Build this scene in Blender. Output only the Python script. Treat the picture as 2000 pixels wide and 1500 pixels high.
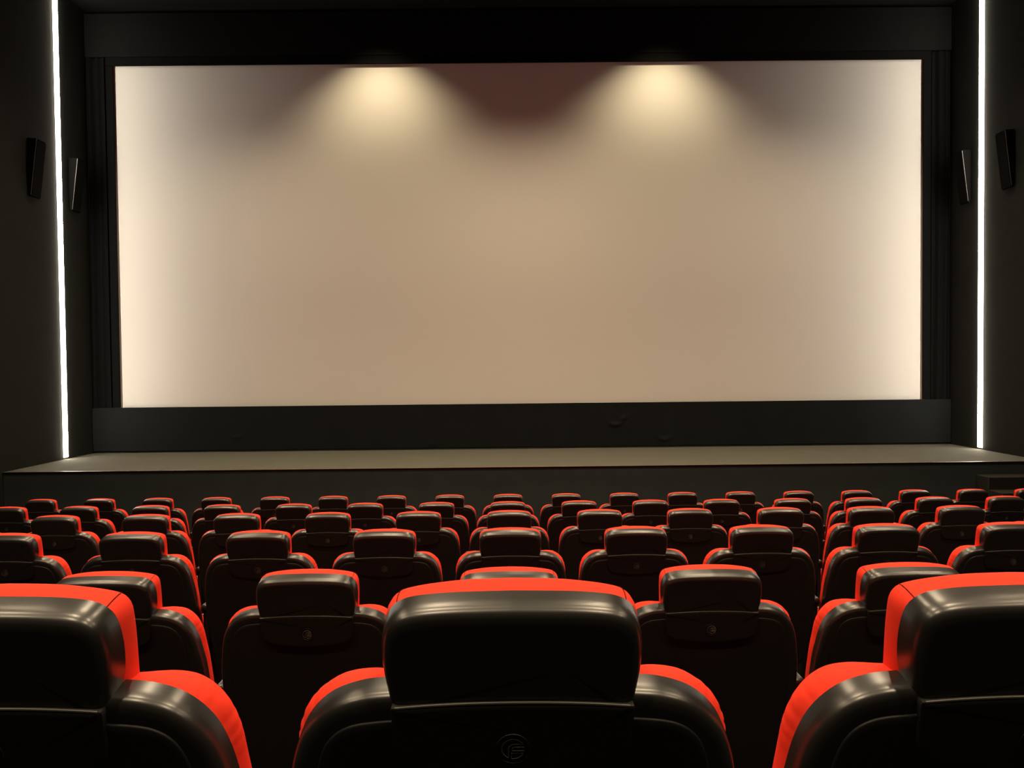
import bpy, bmesh, math, random
from mathutils import Vector, Matrix
random.seed(4)
for o in list(bpy.data.objects): bpy.data.objects.remove(o)
SC = bpy.context.scene
COL = SC.collection

# ------------------------------------------------------------------ camera
CAMZ = 2.258                       # eye height above the lowest floor
YAW, PIT, ROL, FPX = 0.00442, 0.02452, -0.01023, 1504.5
def cam_matrix():
    cy, sy, cp, sp, cr, sr = math.cos(YAW), math.sin(YAW), math.cos(PIT), math.sin(PIT), math.cos(ROL), math.sin(ROL)
    x2 = Vector((cy, -sy, 0)); y1 = Vector((sy, cy, 0)); z = Vector((0, 0, 1))
    fwd = y1*cp - z*sp; z2 = y1*sp + z*cp
    right = x2*cr + z2*sr; up = z2*cr - x2*sr
    m = Matrix((right, up, -fwd)).transposed().to_4x4()
    m.translation = Vector((0, 0, CAMZ)); return m
cd = bpy.data.cameras.new('camera'); cam = bpy.data.objects.new('camera', cd); COL.objects.link(cam)
cam.matrix_world = cam_matrix(); cd.sensor_width = 36; cd.lens = FPX/2000*36; cd.clip_start = 0.05
SC.camera = cam

# ------------------------------------------------------------------ world, exposure
W = bpy.data.worlds.new('world'); SC.world = W; W.use_nodes = True
W.node_tree.nodes['Background'].inputs[0].default_value = (0, 0, 0, 1)
W.node_tree.nodes['Background'].inputs[1].default_value = 0
vs = SC.view_settings; vs.view_transform = 'Standard'; vs.look = 'None'; vs.gamma = 1; vs.use_curve_mapping = False
vs.exposure = 0.0

# room measures (metres)
XL, XR, YB, YSTR = -6.56, 7.0, 12.2, 11.37
YST = 9.955; ZST = CAMZ-1.321; ZC = CAMZ+5.58
SXL, SXR, SZB, SZT = -6.124, 6.556, CAMZ-0.605, CAMZ+4.728
D = [0.798, 2.078, 3.340, 4.643, 5.903, 7.231]                 # seat rows, nearest first
HH = [0.402, 0.726, 0.8835, 1.0528, 1.2217, 1.388]
XO = [0.0007, -0.004, 0.0003, -0.0052, -0.0154, -0.0168]
PITCH = 0.55; EMB = 0.87
FZ = [CAMZ-h-EMB for h in HH]                                   # floor level of each row

# ------------------------------------------------------------------ lamps of the house
STRIP = 38.0
def spot(x, y, e, col, size, blend, r=.05, z=ZC-.03, aim=None):
    l = bpy.data.lights.new('ceiling_spot', 'SPOT'); l.energy = e; l.color = col
    l.spot_size = math.radians(size); l.spot_blend = blend; l.shadow_soft_size = r
    o = bpy.data.objects.new('ceiling_spot', l); COL.objects.link(o); o.location = (x, y, z)
    if aim: o.rotation_euler = (Vector(aim)-Vector((x, y, z))).to_track_quat('-Z', 'Y').to_euler()
    return o
WARM = (1, .80, .48); HOUSE = (1, .77, .50)
for x in (-1.95, 2.42): spot(x, YB-.80, 325, WARM, 106, 1.0, .06)
spot(.27, YB-2.6, 1040, HOUSE, 120, 1.0, .15)
for x in (-4.1, 4.65): spot(x, YB-2.6, 710, HOUSE, 118, 1.0, .15)
for y in (7.3, 4.6, 1.9, -.7):
    for x in (-4.2, -1.3, 1.75, 4.6): spot(x, y, 460, HOUSE, 100, .6, .10)

# ------------------------------------------------------------------ materials
def mat(name, col, rough=.6, metal=0, spec=.5, emit=None, es=0, noise=None, bump=None, sheen=0):
    m = bpy.data.materials.new(name); m.use_nodes = True
    nt = m.node_tree; b = nt.nodes['Principled BSDF']
    b.inputs['Base Color'].default_value = (*col, 1); b.inputs['Roughness'].default_value = rough
    b.inputs['Metallic'].default_value = metal; b.inputs['Specular IOR Level'].default_value = spec
    if sheen: b.inputs['Sheen Weight'].default_value = sheen
    if emit: b.inputs['Emission Color'].default_value = (*emit, 1); b.inputs['Emission Strength'].default_value = es
    tc = nt.nodes.new('ShaderNodeTexCoord')
    if noise:                                                   # scale, amount
        n = nt.nodes.new('ShaderNodeTexNoise'); n.inputs['Scale'].default_value = noise[0]; n.inputs['Detail'].default_value = 4
        nt.links.new(tc.outputs['Object'], n.inputs['Vector'])
        r = nt.nodes.new('ShaderNodeMapRange'); r.inputs[3].default_value = 1-noise[1]; r.inputs[4].default_value = 1+noise[1]
        nt.links.new(n.outputs['Fac'], r.inputs[0])
        mx = nt.nodes.new('ShaderNodeVectorMath'); mx.operation = 'SCALE'; mx.inputs[0].default_value = col
        nt.links.new(r.outputs[0], mx.inputs['Scale']); nt.links.new(mx.outputs[0], b.inputs['Base Color'])
    if bump:                                                    # scale, strength, distance
        n = nt.nodes.new('ShaderNodeTexNoise'); n.inputs['Scale'].default_value = bump[0]; n.inputs['Detail'].default_value = 3
        nt.links.new(tc.outputs['Object'], n.inputs['Vector'])
        bp = nt.nodes.new('ShaderNodeBump'); bp.inputs['Strength'].default_value = bump[1]; bp.inputs['Distance'].default_value = bump[2]
        nt.links.new(n.outputs['Fac'], bp.inputs['Height']); nt.links.new(bp.outputs[0], b.inputs['Normal'])
    return m
M = dict(
    red=mat('red_upholstery', (.88, .045, .02), .75, spec=.15, noise=(90, .05), bump=(900, .15, .0006)),
    seam=mat('dark_red_stitching', (.12, .006, .004), .8, spec=.1),
    plastic=mat('black_seat_plastic', (.016, .015, .014), .29, spec=.65, bump=(700, .06, .0004), noise=(14, .25)),
    panel=mat('black_back_panel', (.015, .014, .013), .5, spec=.35, bump=(700, .08, .0004)),
    logo=mat('brushed_grey_logo', (.20, .17, .11), .5, metal=.2),
    steel=mat('black_steel', (.012, .012, .012), .45, metal=.3),
    wall=mat('black_wall_fabric', (.019, .0205, .019), .95, spec=.08, noise=(6, .15), bump=(260, .3, .002)),
    valance=mat('black_valance_fabric', (.010, .0105, .011), .95, spec=.05, noise=(8, .2), bump=(200, .3, .002)),
    velvet=mat('black_masking_velvet', (.006, .0062, .0065), .95, spec=.05, noise=(8, .2), bump=(200, .3, .002)),
    ledge_glint=mat('satin_ledge_glint', (.07, .068, .06), .3, spec=.9),  # greyer than the panel: the ledge's glint is put into the colour
    skirt=mat('charcoal_skirt_fabric', (.0115, .0135, .0145), .9, spec=.1, noise=(5, .15), bump=(220, .3, .002)),
    front=mat('charcoal_stage_fabric', (.044, .056, .058), .95, spec=.08, noise=(4, .2), bump=(200, .4, .003)),
    stage=mat('grey_stage_carpet', (.088, .086, .070), .9, spec=.15, noise=(3, .12), bump=(160, .5, .004)),
    carpet=mat('black_floor_carpet', (.012, .011, .010), .95, spec=.08, noise=(20, .3), bump=(160, .5, .004)),
    nosing=mat('worn_metal_nosing', (.45, .42, .36), .35, metal=.9, noise=(3, .5)),
    step=mat('dark_step_carpet', (.022, .021, .018), .9, spec=.1, noise=(20, .2)),
    screen=mat('matt_white_screen', (.80, .79, .77), .95, spec=.05),
    ceiling=mat('black_ceiling', (.009, .009, .0095), .9, spec=.1, noise=(3, .2)),
    grille=mat('black_speaker_grille', (.005, .005, .005), .9, spec=.05, bump=(500, .4, .002)),
    cabinet=mat('black_speaker_cabinet', (.004, .0038, .0036), .9, spec=.03),
    rim=mat('satin_speaker_edge', (.10, .10, .10), .35, metal=.5),
    alu=mat('aluminium_channel', (.35, .34, .32), .4, metal=.9),
    led=mat('glowing_diffuser', (.9, .88, .8), .5, emit=(1, .88, .70), es=STRIP),
)

# ------------------------------------------------------------------ helpers
def finish(name, bm, m, parent=None, smooth=True, ang=38):
    bmesh.ops.recalc_face_normals(bm, faces=bm.faces)
    if smooth:
        for f in bm.faces: f.smooth = True
        for e in bm.edges:
            if len(e.link_faces) == 2 and e.calc_face_angle(0) > math.radians(ang): e.smooth = False
    me = bpy.data.meshes.new(name); bm.to_mesh(me); bm.free(); me.materials.append(m)
    o = bpy.data.objects.new(name, me); COL.objects.link(o)
    if parent: o.parent = parent
    return o
def box(bm, a, b, bev=0, seg=2):
    t = bmesh.new(); bmesh.ops.create_cube(t, size=1)
    bmesh.ops.scale(t, vec=[b[i]-a[i] for i in range(3)], verts=t.verts)
    bmesh.ops.translate(t, vec=[(a[i]+b[i])/2 for i in range(3)], verts=t.verts)
    if bev: bmesh.ops.bevel(t, geom=t.edges[:], offset=bev, segments=seg, affect='EDGES', profile=.5)
    me = bpy.data.meshes.new('t'); t.to_mesh(me); t.free(); bm.from_mesh(me); bpy.data.meshes.remove(me)
def tag(o, label=None, cat=None, group=None, kind=None):
    for k, v in (('label', label), ('category', cat), ('group', group), ('kind', kind)):
        if v: o[k] = v
    return o
def empty(name, loc):
    o = bpy.data.objects.new(name, None); COL.objects.link(o); o.location = loc; o.empty_display_size = .1; return o
def struct(name, bm, m, **k): return tag(finish(name, bm, m, **k), kind='structure')
def tube(bm, pts, r, closed=False, seg=6):
    n = len(pts); rings = []
    for i, p in enumerate(pts):
        a = pts[(i-1) % n] if (closed or i) else pts[i]; b = pts[(i+1) % n] if (closed or i < n-1) else pts[i]
        d = (b-a).normalized() if (b-a).length > 1e-9 else Vector((0, 0, 1))
        u = d.cross(Vector((.02, 1, .03))).normalized()
        v = d.cross(u)
        rings.append([bm.verts.new(p+u*r*math.cos(2*math.pi*k/seg)+v*r*math.sin(2*math.pi*k/seg)) for k in range(seg)])
    for i in range(n if closed else n-1):
        A, B = rings[i], rings[(i+1) % n]
        for k in range(seg): bm.faces.new((A[k], A[(k+1) % seg], B[(k+1) % seg], B[k]))
    if not closed: bm.faces.new(rings[0]); bm.faces.new(rings[-1])
def catmull(P, step):
    out = []
    Q = [P[0]]+P+[P[-1]]
    for i in range(1, len(Q)-2):
        p0, p1, p2, p3 = Q[i-1:i+3]
        L = math.dist(p1, p2); n = max(1, int(round(L/step)))
        for k in range(n):
            t = k/n
            out.append(tuple(.5*(2*p1[j]+(p2[j]-p0[j])*t+(2*p0[j]-5*p1[j]+4*p2[j]-p3[j])*t*t+(3*p1[j]-p0[j]-3*p2[j]+p3[j])*t**3) for j in (0, 1)))
    out.append(P[-1]); return out
def mirror(half): return half+[(-x, w) for x, w in reversed(half) if x > 1e-6]
def normals(L):
    n = len(L); N = []
    for i in range(n):
        a, b = L[(i-2) % n], L[(i+2) % n]; dx, dy = b[0]-a[0], b[1]-a[1]; l = math.hypot(dx, dy) or 1
        N.append((-dy/l, dx/l))
    # outline runs clockwise from the top centre to the right: outward is (-dy, dx)
    return N

# ------------------------------------------------------------------ the seat
REC = math.radians(13)
def S(x, w, t):                     # back-rest coordinates: across, up the back, forward
    return Vector((x, t*math.cos(REC)-w*math.sin(REC), EMB+w*math.cos(REC)+t*math.sin(REC)))
def loft(bm, L, stations, fn=None, cap=(True, True)):
    N = normals(L); rings = []
    for t, off in stations:
        ring = []
        for i, (p, n) in enumerate(zip(L, N)):
            o = off+(fn(i, p, t) if fn else 0)
            ring.append(bm.verts.new(S(p[0]+n[0]*o, p[1]+n[1]*o, t)))
        rings.append(ring)
    n = len(L)
    for A, B in zip(rings, rings[1:]):
        for k in range(n): bm.faces.new((A[k], A[(k+1) % n], B[(k+1) % n], B[k]))
    for q, ring in enumerate((rings[0], rings[-1])):            # flat caps of nested rings
        if not cap[q]: continue
        mid = (max(ring, key=lambda v: v.co.z).co+min(ring, key=lambda v: v.co.z).co)/2; A = ring
        for g in (.7, .4):
            B = [bm.verts.new(mid+(v.co-mid)*g) for v in ring]
            for k in range(n): bm.faces.new((A[k], A[(k+1) % n], B[(k+1) % n], B[k]))
            A = B
        c = bm.verts.new(mid)
        for k in range(n): bm.faces.new((A[k], A[(k+1) % n], c))
    return rings

BODY = [(0, .060), (.07, .0595), (.13, .0575), (.165, .053), (.197, .0395), (.222, .0135), (.236, -.02), (.244, -.062), (.2515, -.13), (.2535, -.28), (.240, -.43), (.215, -.50), (.17, -.515), (.08, -.52), (0, -.52)]
HEAD = [(0, .159), (.06, .1577), (.095, .155), (.113, .151), (.124, .1445), (.131, .135), (.1345, .120), (.1355, .10), (.134, .08), (.131, .06), (.128, .043), (.124, .028), (.06, .025), (0, .025)]
HCUSH = [(0, .1588), (.05, .1573), (.085, .1535), (.108, .1495), (.1225, .1450), (.131, .1375), (.1355, .126), (.136, .105), (.135, .08), (.133, .05), (.131, .03), (.124, .015), (.06, .01), (0, .01)]

def build_seat():
    root = empty('cinema_chair', (0, 0, 0))
    # red back cushion (puffed, puckered where it rounds the shoulders)
    L = mirror(catmull(BODY, .0035)); bm = bmesh.new()
    arc = [0]
    for a, b in zip(L, L[1:]): arc.append(arc[-1]+math.dist(a, b))
    half = arc[-1]/2
    def pucker(i, p, t):
        s = min(arc[i], arc[-1]-arc[i])
        m = math.exp(-((s-.25)/.055)**2)*max(0, 1-abs(t-.062)/.035)
        g = .0118*math.exp(-((s-.255)/.075)**2)*max(0, 1-abs(t-.066)/.034)
        q = min(1, max(0, (.222-abs(p[0]))/.12)); q = q*q*(3-2*q)
        g -= .019*max(0, (t-.052)/.05)*q*(1 if p[1] > 0 else 0)
        return g-.0010*m*(max(0, math.sin(s*330+1.5*math.sin(s*90))))
    loft(bm, L, [(.032, -.008), (.040, -.007), (.046, -.0065), (.053, -.0055), (.062, -.0055), (.072, -.006), (.083, -.008), (.093, -.012), (.101, -.018), (.107, -.028), (.109, -.045)], pucker)
    finish('back_cushion', bm, M['red'], root)
    # red head cushion
    L = mirror(catmull(HCUSH, .006)); bm = bmesh.new()
    R = loft(bm, L, [(.032, -.006), (.040, -.003), (.046, -.0015), (.054, -.0005), (.063, -.0005), (.073, -.0020), (.082, -.0055), (.089, -.012), (.094, -.022), (.095, -.035)])
    idx = min(range(len(L)), key=lambda i: math.hypot(L[i][0]-.1235, L[i][1]-.1445))
    paths = [[r[i].co.copy() for r in R[1:]] for i in (idx, len(L)-idx)]
    hc = finish('head_cushion', bm, M['red'], root)
    for p in paths:
        bm = bmesh.new(); tube(bm, p, .0007)
        finish('seam', bm, M['seam'], hc)
    # black shells
    bm = bmesh.new()
    loft(bm, mirror(catmull(BODY, .007)), [(.036, -.012), (.044, -.010), (.0455, -.002), (.0445, .0), (.030, .0), (.020, -.0005), (.0145, -.0022), (.0105, -.0055), (.0085, -.0105), (.008, -.016), (.008, -.028)])
    finish('back_shell', bm, M['plastic'], root)
    bm = bmesh.new()
    loft(bm, mirror(catmull(HEAD, .005)), [(.036, -.012), (.044, -.010), (.0455, -.002), (.0445, .0), (.028, .0), (.018, -.0005), (.012, -.0022), (.0075, -.0055), (.0050, -.0105), (.0045, -.016), (.0045, -.021)])
    finish('head_shell', bm, M['plastic'], root)
    # slightly raised field on the back
    FIELD = [(0, .031), (.10, .031), (.145, .029), (.174, .023), (.194, .008), (.206, -.018), (.213, -.06), (.218, -.13), (.219, -.28), (.205, -.43), (.17, -.47), (.08, -.48), (0, -.48)]
    bm = bmesh.new()
    loft(bm, mirror(catmull(FIELD, .007)), [(.0095, 0), (.0065, 0), (.0056, -.0006), (.0052, -.0018), (.0052, -.01)])
    finish('back_field', bm, M['panel'], root)
    # tongue below the head rest with the round emblem
    TONG = [(0, .0545), (.06, .0535), (.118, .0505), (.1255, .0495), (.1266, .0475), (.126, .03), (.124, .0), (.119, -.016), (.107, -.027), (.085, -.033), (.04, -.039), (0, -.041)]
    bm = bmesh.new()
    loft(bm, mirror(catmull(TONG, .005)), [(.0095, 0), (.0022, 0), (.0006, -.0004), (0, -.0016), (0, -.008)])
    tg = finish('badge_panel', bm, M['panel'], root)
    bm = bmesh.new()
    tube(bm, [S(-.122+.244*k/16, .0545-.0052*(abs(k/8-1))**2.2, .0012) for k in range(17)], .0014)
    finish('ledge_glint', bm, M['ledge_glint'], tg)  # thin lip added along the top edge, paler to paint in its glint
    bm = bmesh.new()
    ring = [S(.0175*math.cos(a), .0175*math.sin(a), -.0002) for a in [2*math.pi*k/40 for k in range(40)]]
    tube(bm, ring, .0006, closed=True)
    finish('badge_rim', bm, M['panel'], tg)
    bm = bmesh.new(); q = .0119/223
    def P(px, py): return ((px-1020)*q, (1115-py)*q)
    def arcp(a0, a1, n): return [(.0119*math.cos(math.radians(a0+(a1-a0)*k/n)), .0119*math.sin(math.radians(a0+(a1-a0)*k/n))) for k in range(n+1)]
    A = arcp(28, 245, 26)+[P(930, 1310), P(930, 1200), P(932, 1110), P(945, 1065), P(975, 1030), P(1030, 1010), P(1120, 1008)]
    B = [P(1040, 1075), P(1235, 1075), P(1241, 1155), P(1000, 1155), P(1002, 1115), P(1015, 1088)]
    C = [P(990, 1215), P(1215, 1215)]+arcp(-30, -96, 9)+[P(990, 1335)]
    for poly in (A, B, C): tube(bm, [S(x, w, -.0003) for x, w in poly], .00042, closed=True, seg=5)
    finish('badge_logo', bm, M['logo'], tg)
    # tipped-up seat, arm rest and frame
    bm = bmesh.new(); box(bm, (-.195, .225, .28), (.195, .315, .60), .035, 4)
    sc = finish('seat_cushion', bm, M['red'], root)
    bm = bmesh.new(); box(bm, (-.185, .315, .30), (.185, .340, .58), .012, 3)
    finish('seat_pan', bm, M['plastic'], sc)
    bm = bmesh.new(); box(bm, (.253, .10, .655), (.297, .46, .69), .014, 4)
    ar = finish('armrest', bm, M['plastic'], root)
    bm = bmesh.new(); box(bm, (.262, .11, .03), (.288, .36, .66), .008, 2)
    finish('armrest_support', bm, M['steel'], ar)
    bm = bmesh.new(); box(bm, (-.03, .15, .012), (.03, .21, .42), .008, 2); box(bm, (-.18, .14, .33), (.18, .225, .38), .008, 2); box(bm, (-.09, .10, 0), (.09, .27, .014), .004, 1)
    finish('pedestal', bm, M['steel'], root)
    return root

def copy_tree(o, parent=None):
    c = o.copy(); COL.objects.link(c); c.parent = parent
    for ch in list(o.children): copy_tree(ch, c)
    return c

# ------------------------------------------------------------------ room shell
YBK = -3.2
bm = bmesh.new()                    # raked floor: one terrace per row
edges = [d+.08 for d in D]          # riser just under each seat back
lev = [(YBK, edges[0], FZ[0]+.16)]
for k in range(6): lev.append((edges[k], edges[k+1] if k < 5 else 12.5, FZ[k]))
for a, b, z in lev: box(bm, (XL-.0, a, -.3), (XR, b, z))
struct('floor', bm, M['carpet'], smooth=False)
bm = bmesh.new(); box(bm, (XL-.2, YBK-.2, -.3), (XL, 12.7, ZC+.2)); struct('wall_left', bm, M['wall'], smooth=False)
bm = bmesh.new(); box(bm, (XR, YBK-.2, -.3), (XR+.2, 12.7, ZC+.2)); struct('wall_right', bm, M['wall'], smooth=False)
bm = bmesh.new(); box(bm, (XL, 12.5, -.3), (XR, 12.7, ZC+.2)); struct('wall_front', bm, M['velvet'], smooth=False)
bm = bmesh.new(); box(bm, (XL, YBK-.2, -.3), (XR, YBK, ZC+.2)); struct('wall_back', bm, M['wall'], smooth=False)
bm = bmesh.new(); box(bm, (XL, YBK, ZC), (XR, 12.5, ZC+.2)); struct('ceiling', bm, M['ceiling'], smooth=False)

# ------------------------------------------------------------------ stage
st = empty('stage', (0, YST, 0)); tag(st, 'low stage platform with grey top running under the screen', 'stage')
def local(bm, o): bmesh.ops.translate(bm, vec=-Vector(o.location), verts=bm.verts); return bm
bm = bmesh.new(); box(bm, (XL+.004, YST+.03, ZST-.03), (XR-.004, 12.49, ZST)); finish('stage_top', local(bm, st), M['stage'], st, smooth=False)
bm = bmesh.new(); box(bm, (XL+.004, YST+.02, 0), (XR-.004, YST+.029, ZST-.007)); finish('front_panel', local(bm, st), M['front'], st, smooth=False)
bm = bmesh.new(); box(bm, (XL+.004, YST+.004, ZST-.006), (XR-.004, YST+.03, ZST+.004), .002, 2); finish('edge_nosing', local(bm, st), M['nosing'], st)

# steps up to the stage on the right
sp = empty('stage_steps', (6.5, YST, 0)); tag(sp, 'dark carpeted steps rising to the right end of the stage', 'steps')
n = 5; rise = .157
for k in range(n):
    z1 = ZST-.16-k*rise; y1 = YST-.27*k
    bm = bmesh.new(); box(bm, (6.06, y1-.27, 0), (XR-.02, y1-.002, z1), .006, 1)
    finish('step', local(bm, sp), M['step'], sp)

# ------------------------------------------------------------------ screen and masking
sc = empty('cinema_screen', ((SXL+SXR)/2, YB, SZB)); tag(sc, 'large blank white cinema screen hanging above the stage', 'screen')
bm = bmesh.new(); box(bm, (SXL-.05, YB, SZB-.05), (SXR+.05, YB+.02, SZT+.05)); finish('screen_fabric', local(bm, sc), M['screen'], sc, smooth=False)
bm = bmesh.new()
for a, b in (((SXL-.12, YB+.03, SZB-.12), (SXR+.12, YB+.10, SZB-.04)), ((SXL-.12, YB+.03, SZT+.04), (SXR+.12, YB+.10, SZT+.12)),
             ((SXL-.12, YB+.03, SZB-.04), (SXL-.04, YB+.10, SZT+.04)), ((SXR+.04, YB+.03, SZB-.04), (SXR+.12, YB+.10, SZT+.04))): box(bm, a, b)
finish('screen_frame', local(bm, sc), M['steel'], sc, smooth=False)

def cloth(x0, x1, z0, z1, y, fn, nx, nz, th=.012):
    bm = bmesh.new(); F = []; B = []
    for j in range(nz+1):
        z = z0+(z1-z0)*j/nz; f = []; b = []
        for i in range(nx+1):
            x = x0+(x1-x0)*i/nx; d = fn(x, z)
            f.append(bm.verts.new((x, y-d, z))); b.append(bm.verts.new((x, y-d+th, z)))
        F.append(f); B.append(b)
    for j in range(nz):
        for i in range(nx):
            bm.faces.new((F[j][i], F[j][i+1], F[j+1][i+1], F[j+1][i])); bm.faces.new((B[j][i], B[j+1][i], B[j+1][i+1], B[j][i+1]))
    for j in range(nz):
        bm.faces.new((F[j][0], F[j+1][0], B[j+1][0], B[j][0])); bm.faces.new((F[j][nx], B[j][nx], B[j+1][nx], F[j+1][nx]))
    for i in range(nx):
        bm.faces.new((F[0][i], B[0][i], B[0][i+1], F[0][i+1])); bm.faces.new((F[nz][i], F[nz][i+1], B[nz][i+1], B[nz][i]))
    return bm
YM = YB-.03
def fold(x, z): return .018*math.sin(x*52+.6*math.sin(z*.9))+.010*math.sin(x*23+1)
for side, a, b in (('left', XL+.01, SXL-.125), ('right', SXR+.125, XR-.01)):
    o = finish('side_curtain', cloth(a, b, SZB-.02, SZT+.125, YM-.01, fold, 60, 12), M['velvet'])
    tag(o, f'narrow black pleated curtain hanging along the {side} edge of the screen', 'curtain', 'black side curtains of the screen')
mk = empty('screen_masking', ((SXL+SXR)/2, YM, SZB)); tag(mk, 'flat black masking border framing the white screen', 'masking')
bm = bmesh.new(); box(bm, (SXL-.12, YM-.01, SZB), (SXL, YM+.015, SZT), .003, 1); finish('side_border', local(bm, mk), M['velvet'], mk)
bm = bmesh.new(); box(bm, (SXR, YM-.01, SZB), (SXR+.12, YM+.015, SZT), .003, 1); finish('side_border', local(bm, mk), M['velvet'], mk)
bm = bmesh.new(); box(bm, (SXL-.12, YM-.014, SZT), (SXR+.12, YM+.012, SZT+.13), .003, 1); finish('top_border', local(bm, mk), M['velvet'], mk)
def wr(x, z):
    w = .006*math.sin(x*3.1+z)+.004*math.sin(x*7.7+2*z)
    for cx, cz, s, a in ((1.68, CAMZ-.96, .10, .02), (1.8, CAMZ-.86, .06, .012), (2.45, CAMZ-1.2, .12, .012), (-4.3, CAMZ-1.1, .15, .008), (-1.2, CAMZ-1.24, .1, .006)):
        dx = x-cx; dz = z-cz-.25*dx*dx/s*2
        w += a*math.exp(-(dx/s)**2-(dz/.03)**2)
    return w
tag(finish('lower_skirt', cloth(XL+.01, XR-.01, ZST+.03, SZB-.002, YM-.04, wr, 420, 40), M['skirt']), 'charcoal fabric skirt stretched between the screen and the stage', 'skirt')
tag(finish('upper_valance', cloth(XL+.01, XR-.01, SZT+.135, ZC-.05, YM-.02, lambda x, z: .004*math.sin(x*2.3+z), 120, 8), M['valance']), 'black fabric panel above the screen up to the ceiling', 'valance')

# ------------------------------------------------------------------ light strips and speakers on the side walls
for side, x, s in (('left', XL, 1), ('right', XR, -1)):
    t = empty('light_strip', (x, YSTR, ZST)); tag(t, f'tall glowing white light strip on the {side} wall beside the screen', 'light', 'vertical light strips flanking the screen')
    xs = sorted((x+s*.001, x+s*.006))
    bm = bmesh.new(); box(bm, (xs[0], YSTR-.050, ZST+.02), (xs[1], YSTR+.050, ZC-.01)); finish('channel', local(bm, t), M['alu'], t, smooth=False)
    xs = sorted((x+s*.006, x+s*.030))
    bm = bmesh.new(); box(bm, (xs[0], YSTR-.044, ZST+.03), (xs[1], YSTR+.044, ZC-.02), .005, 2); finish('diffuser', local(bm, t), M['led'], t)
    for where, y, dz in (('in front of', 10.72, .11), ('behind', 11.72, .11)):
        zt = CAMZ+3.06+dz; h = .80
        sk = empty('wall_speaker', (x, y, zt-h)); tag(sk, f'slim black wedge wall speaker {where} the {side} light strip', 'speaker', 'slim speakers on the side walls')
        hw = .11
        bm = bmesh.new()                                        # wedge: deep at the top, thin at the bottom
        prof = [(.02, zt), (.155, zt-.01), (.055, zt-h), (.02, zt-h+.02)]
        va = [bm.verts.new((x+s*p[0], y-hw, p[1])) for p in prof]; vb = [bm.verts.new((x+s*p[0], y+hw, p[1])) for p in prof]
        bm.faces.new(va); bm.faces.new(vb)
        for k in range(4): bm.faces.new((va[k], va[(k+1) % 4], vb[(k+1) % 4], vb[k]))
        bmesh.ops.bevel(bm, geom=bm.edges[:], offset=.008, segments=2, affect='EDGES')
        finish('cabinet', local(bm, sk), M['cabinet'], sk)
        bm = bmesh.new()
        d = Vector((-.10*s, 0, -h+.01)); nrm = Vector((.79*s, 0, -.10)).normalized()
        P0 = Vector((x+s*.155, 0, zt-.01))+nrm*.001
        c = [P0+d*.03, P0+d*.97]
        vs8 = []
        for dep in (0, .012):
            for p, yy in ((c[0], y-hw+.012), (c[0], y+hw-.012), (c[1], y+hw-.012), (c[1], y-hw+.012)):
                vs8.append(bm.verts.new(Vector((p.x, yy, p.z))+nrm*dep))
        bm.faces.new(vs8[:4]); bm.faces.new(vs8[4:])
        for k in range(4): bm.faces.new((vs8[k], vs8[(k+1) % 4], vs8[4+(k+1) % 4], vs8[4+k]))
        finish('grille', local(bm, sk), M['grille'], sk, smooth=False)
        bm = bmesh.new(); a = Vector((x+s*.155, y-hw+.002, zt-.02))+nrm*.003
        tube(bm, [a, a+d*.95], .004); finish('edge_trim', local(bm, sk), M['rim'], sk)
        bm = bmesh.new(); box(bm, tuple(sorted((x, x+s*.04))[i] if i == 0 else v for i, v in enumerate((0, y-.06, zt-h+.3))), (max(x, x+s*.04), y+.06, zt-h+.5)); finish('bracket', local(bm, sk), M['steel'], sk, smooth=False)

# ------------------------------------------------------------------ seats
proto = build_seat()
ROWN = ['nearest', 'second', 'third', 'fourth', 'fifth', 'farthest']
ORD = ['', 'first', 'second', 'third', 'fourth', 'fifth', 'sixth', 'seventh', 'eighth', 'ninth', 'tenth', 'eleventh']
SPAN = [(-2, 2), (-3, 3), (-5, 5), (-6, 6), (-8, 8), (-9, 9)]
first = True
for k in range(6):
    for c in range(SPAN[k][0], SPAN[k][1]+1):
        o = proto if first else copy_tree(proto)
        first = False
        o.location = (XO[k]+c*PITCH, D[k], FZ[k])
        if c == 0: lab = f'black-backed red cinema chair in the {ROWN[k]} row, centre one straight ahead'
        else: lab = f'black-backed red cinema chair in the {ROWN[k]} row, {ORD[abs(c)]} to the {"left" if c < 0 else "right"} of centre'
        tag(o, lab, 'chair', 'black backed red cinema '+'chair'+' row, '+ROWN[k])
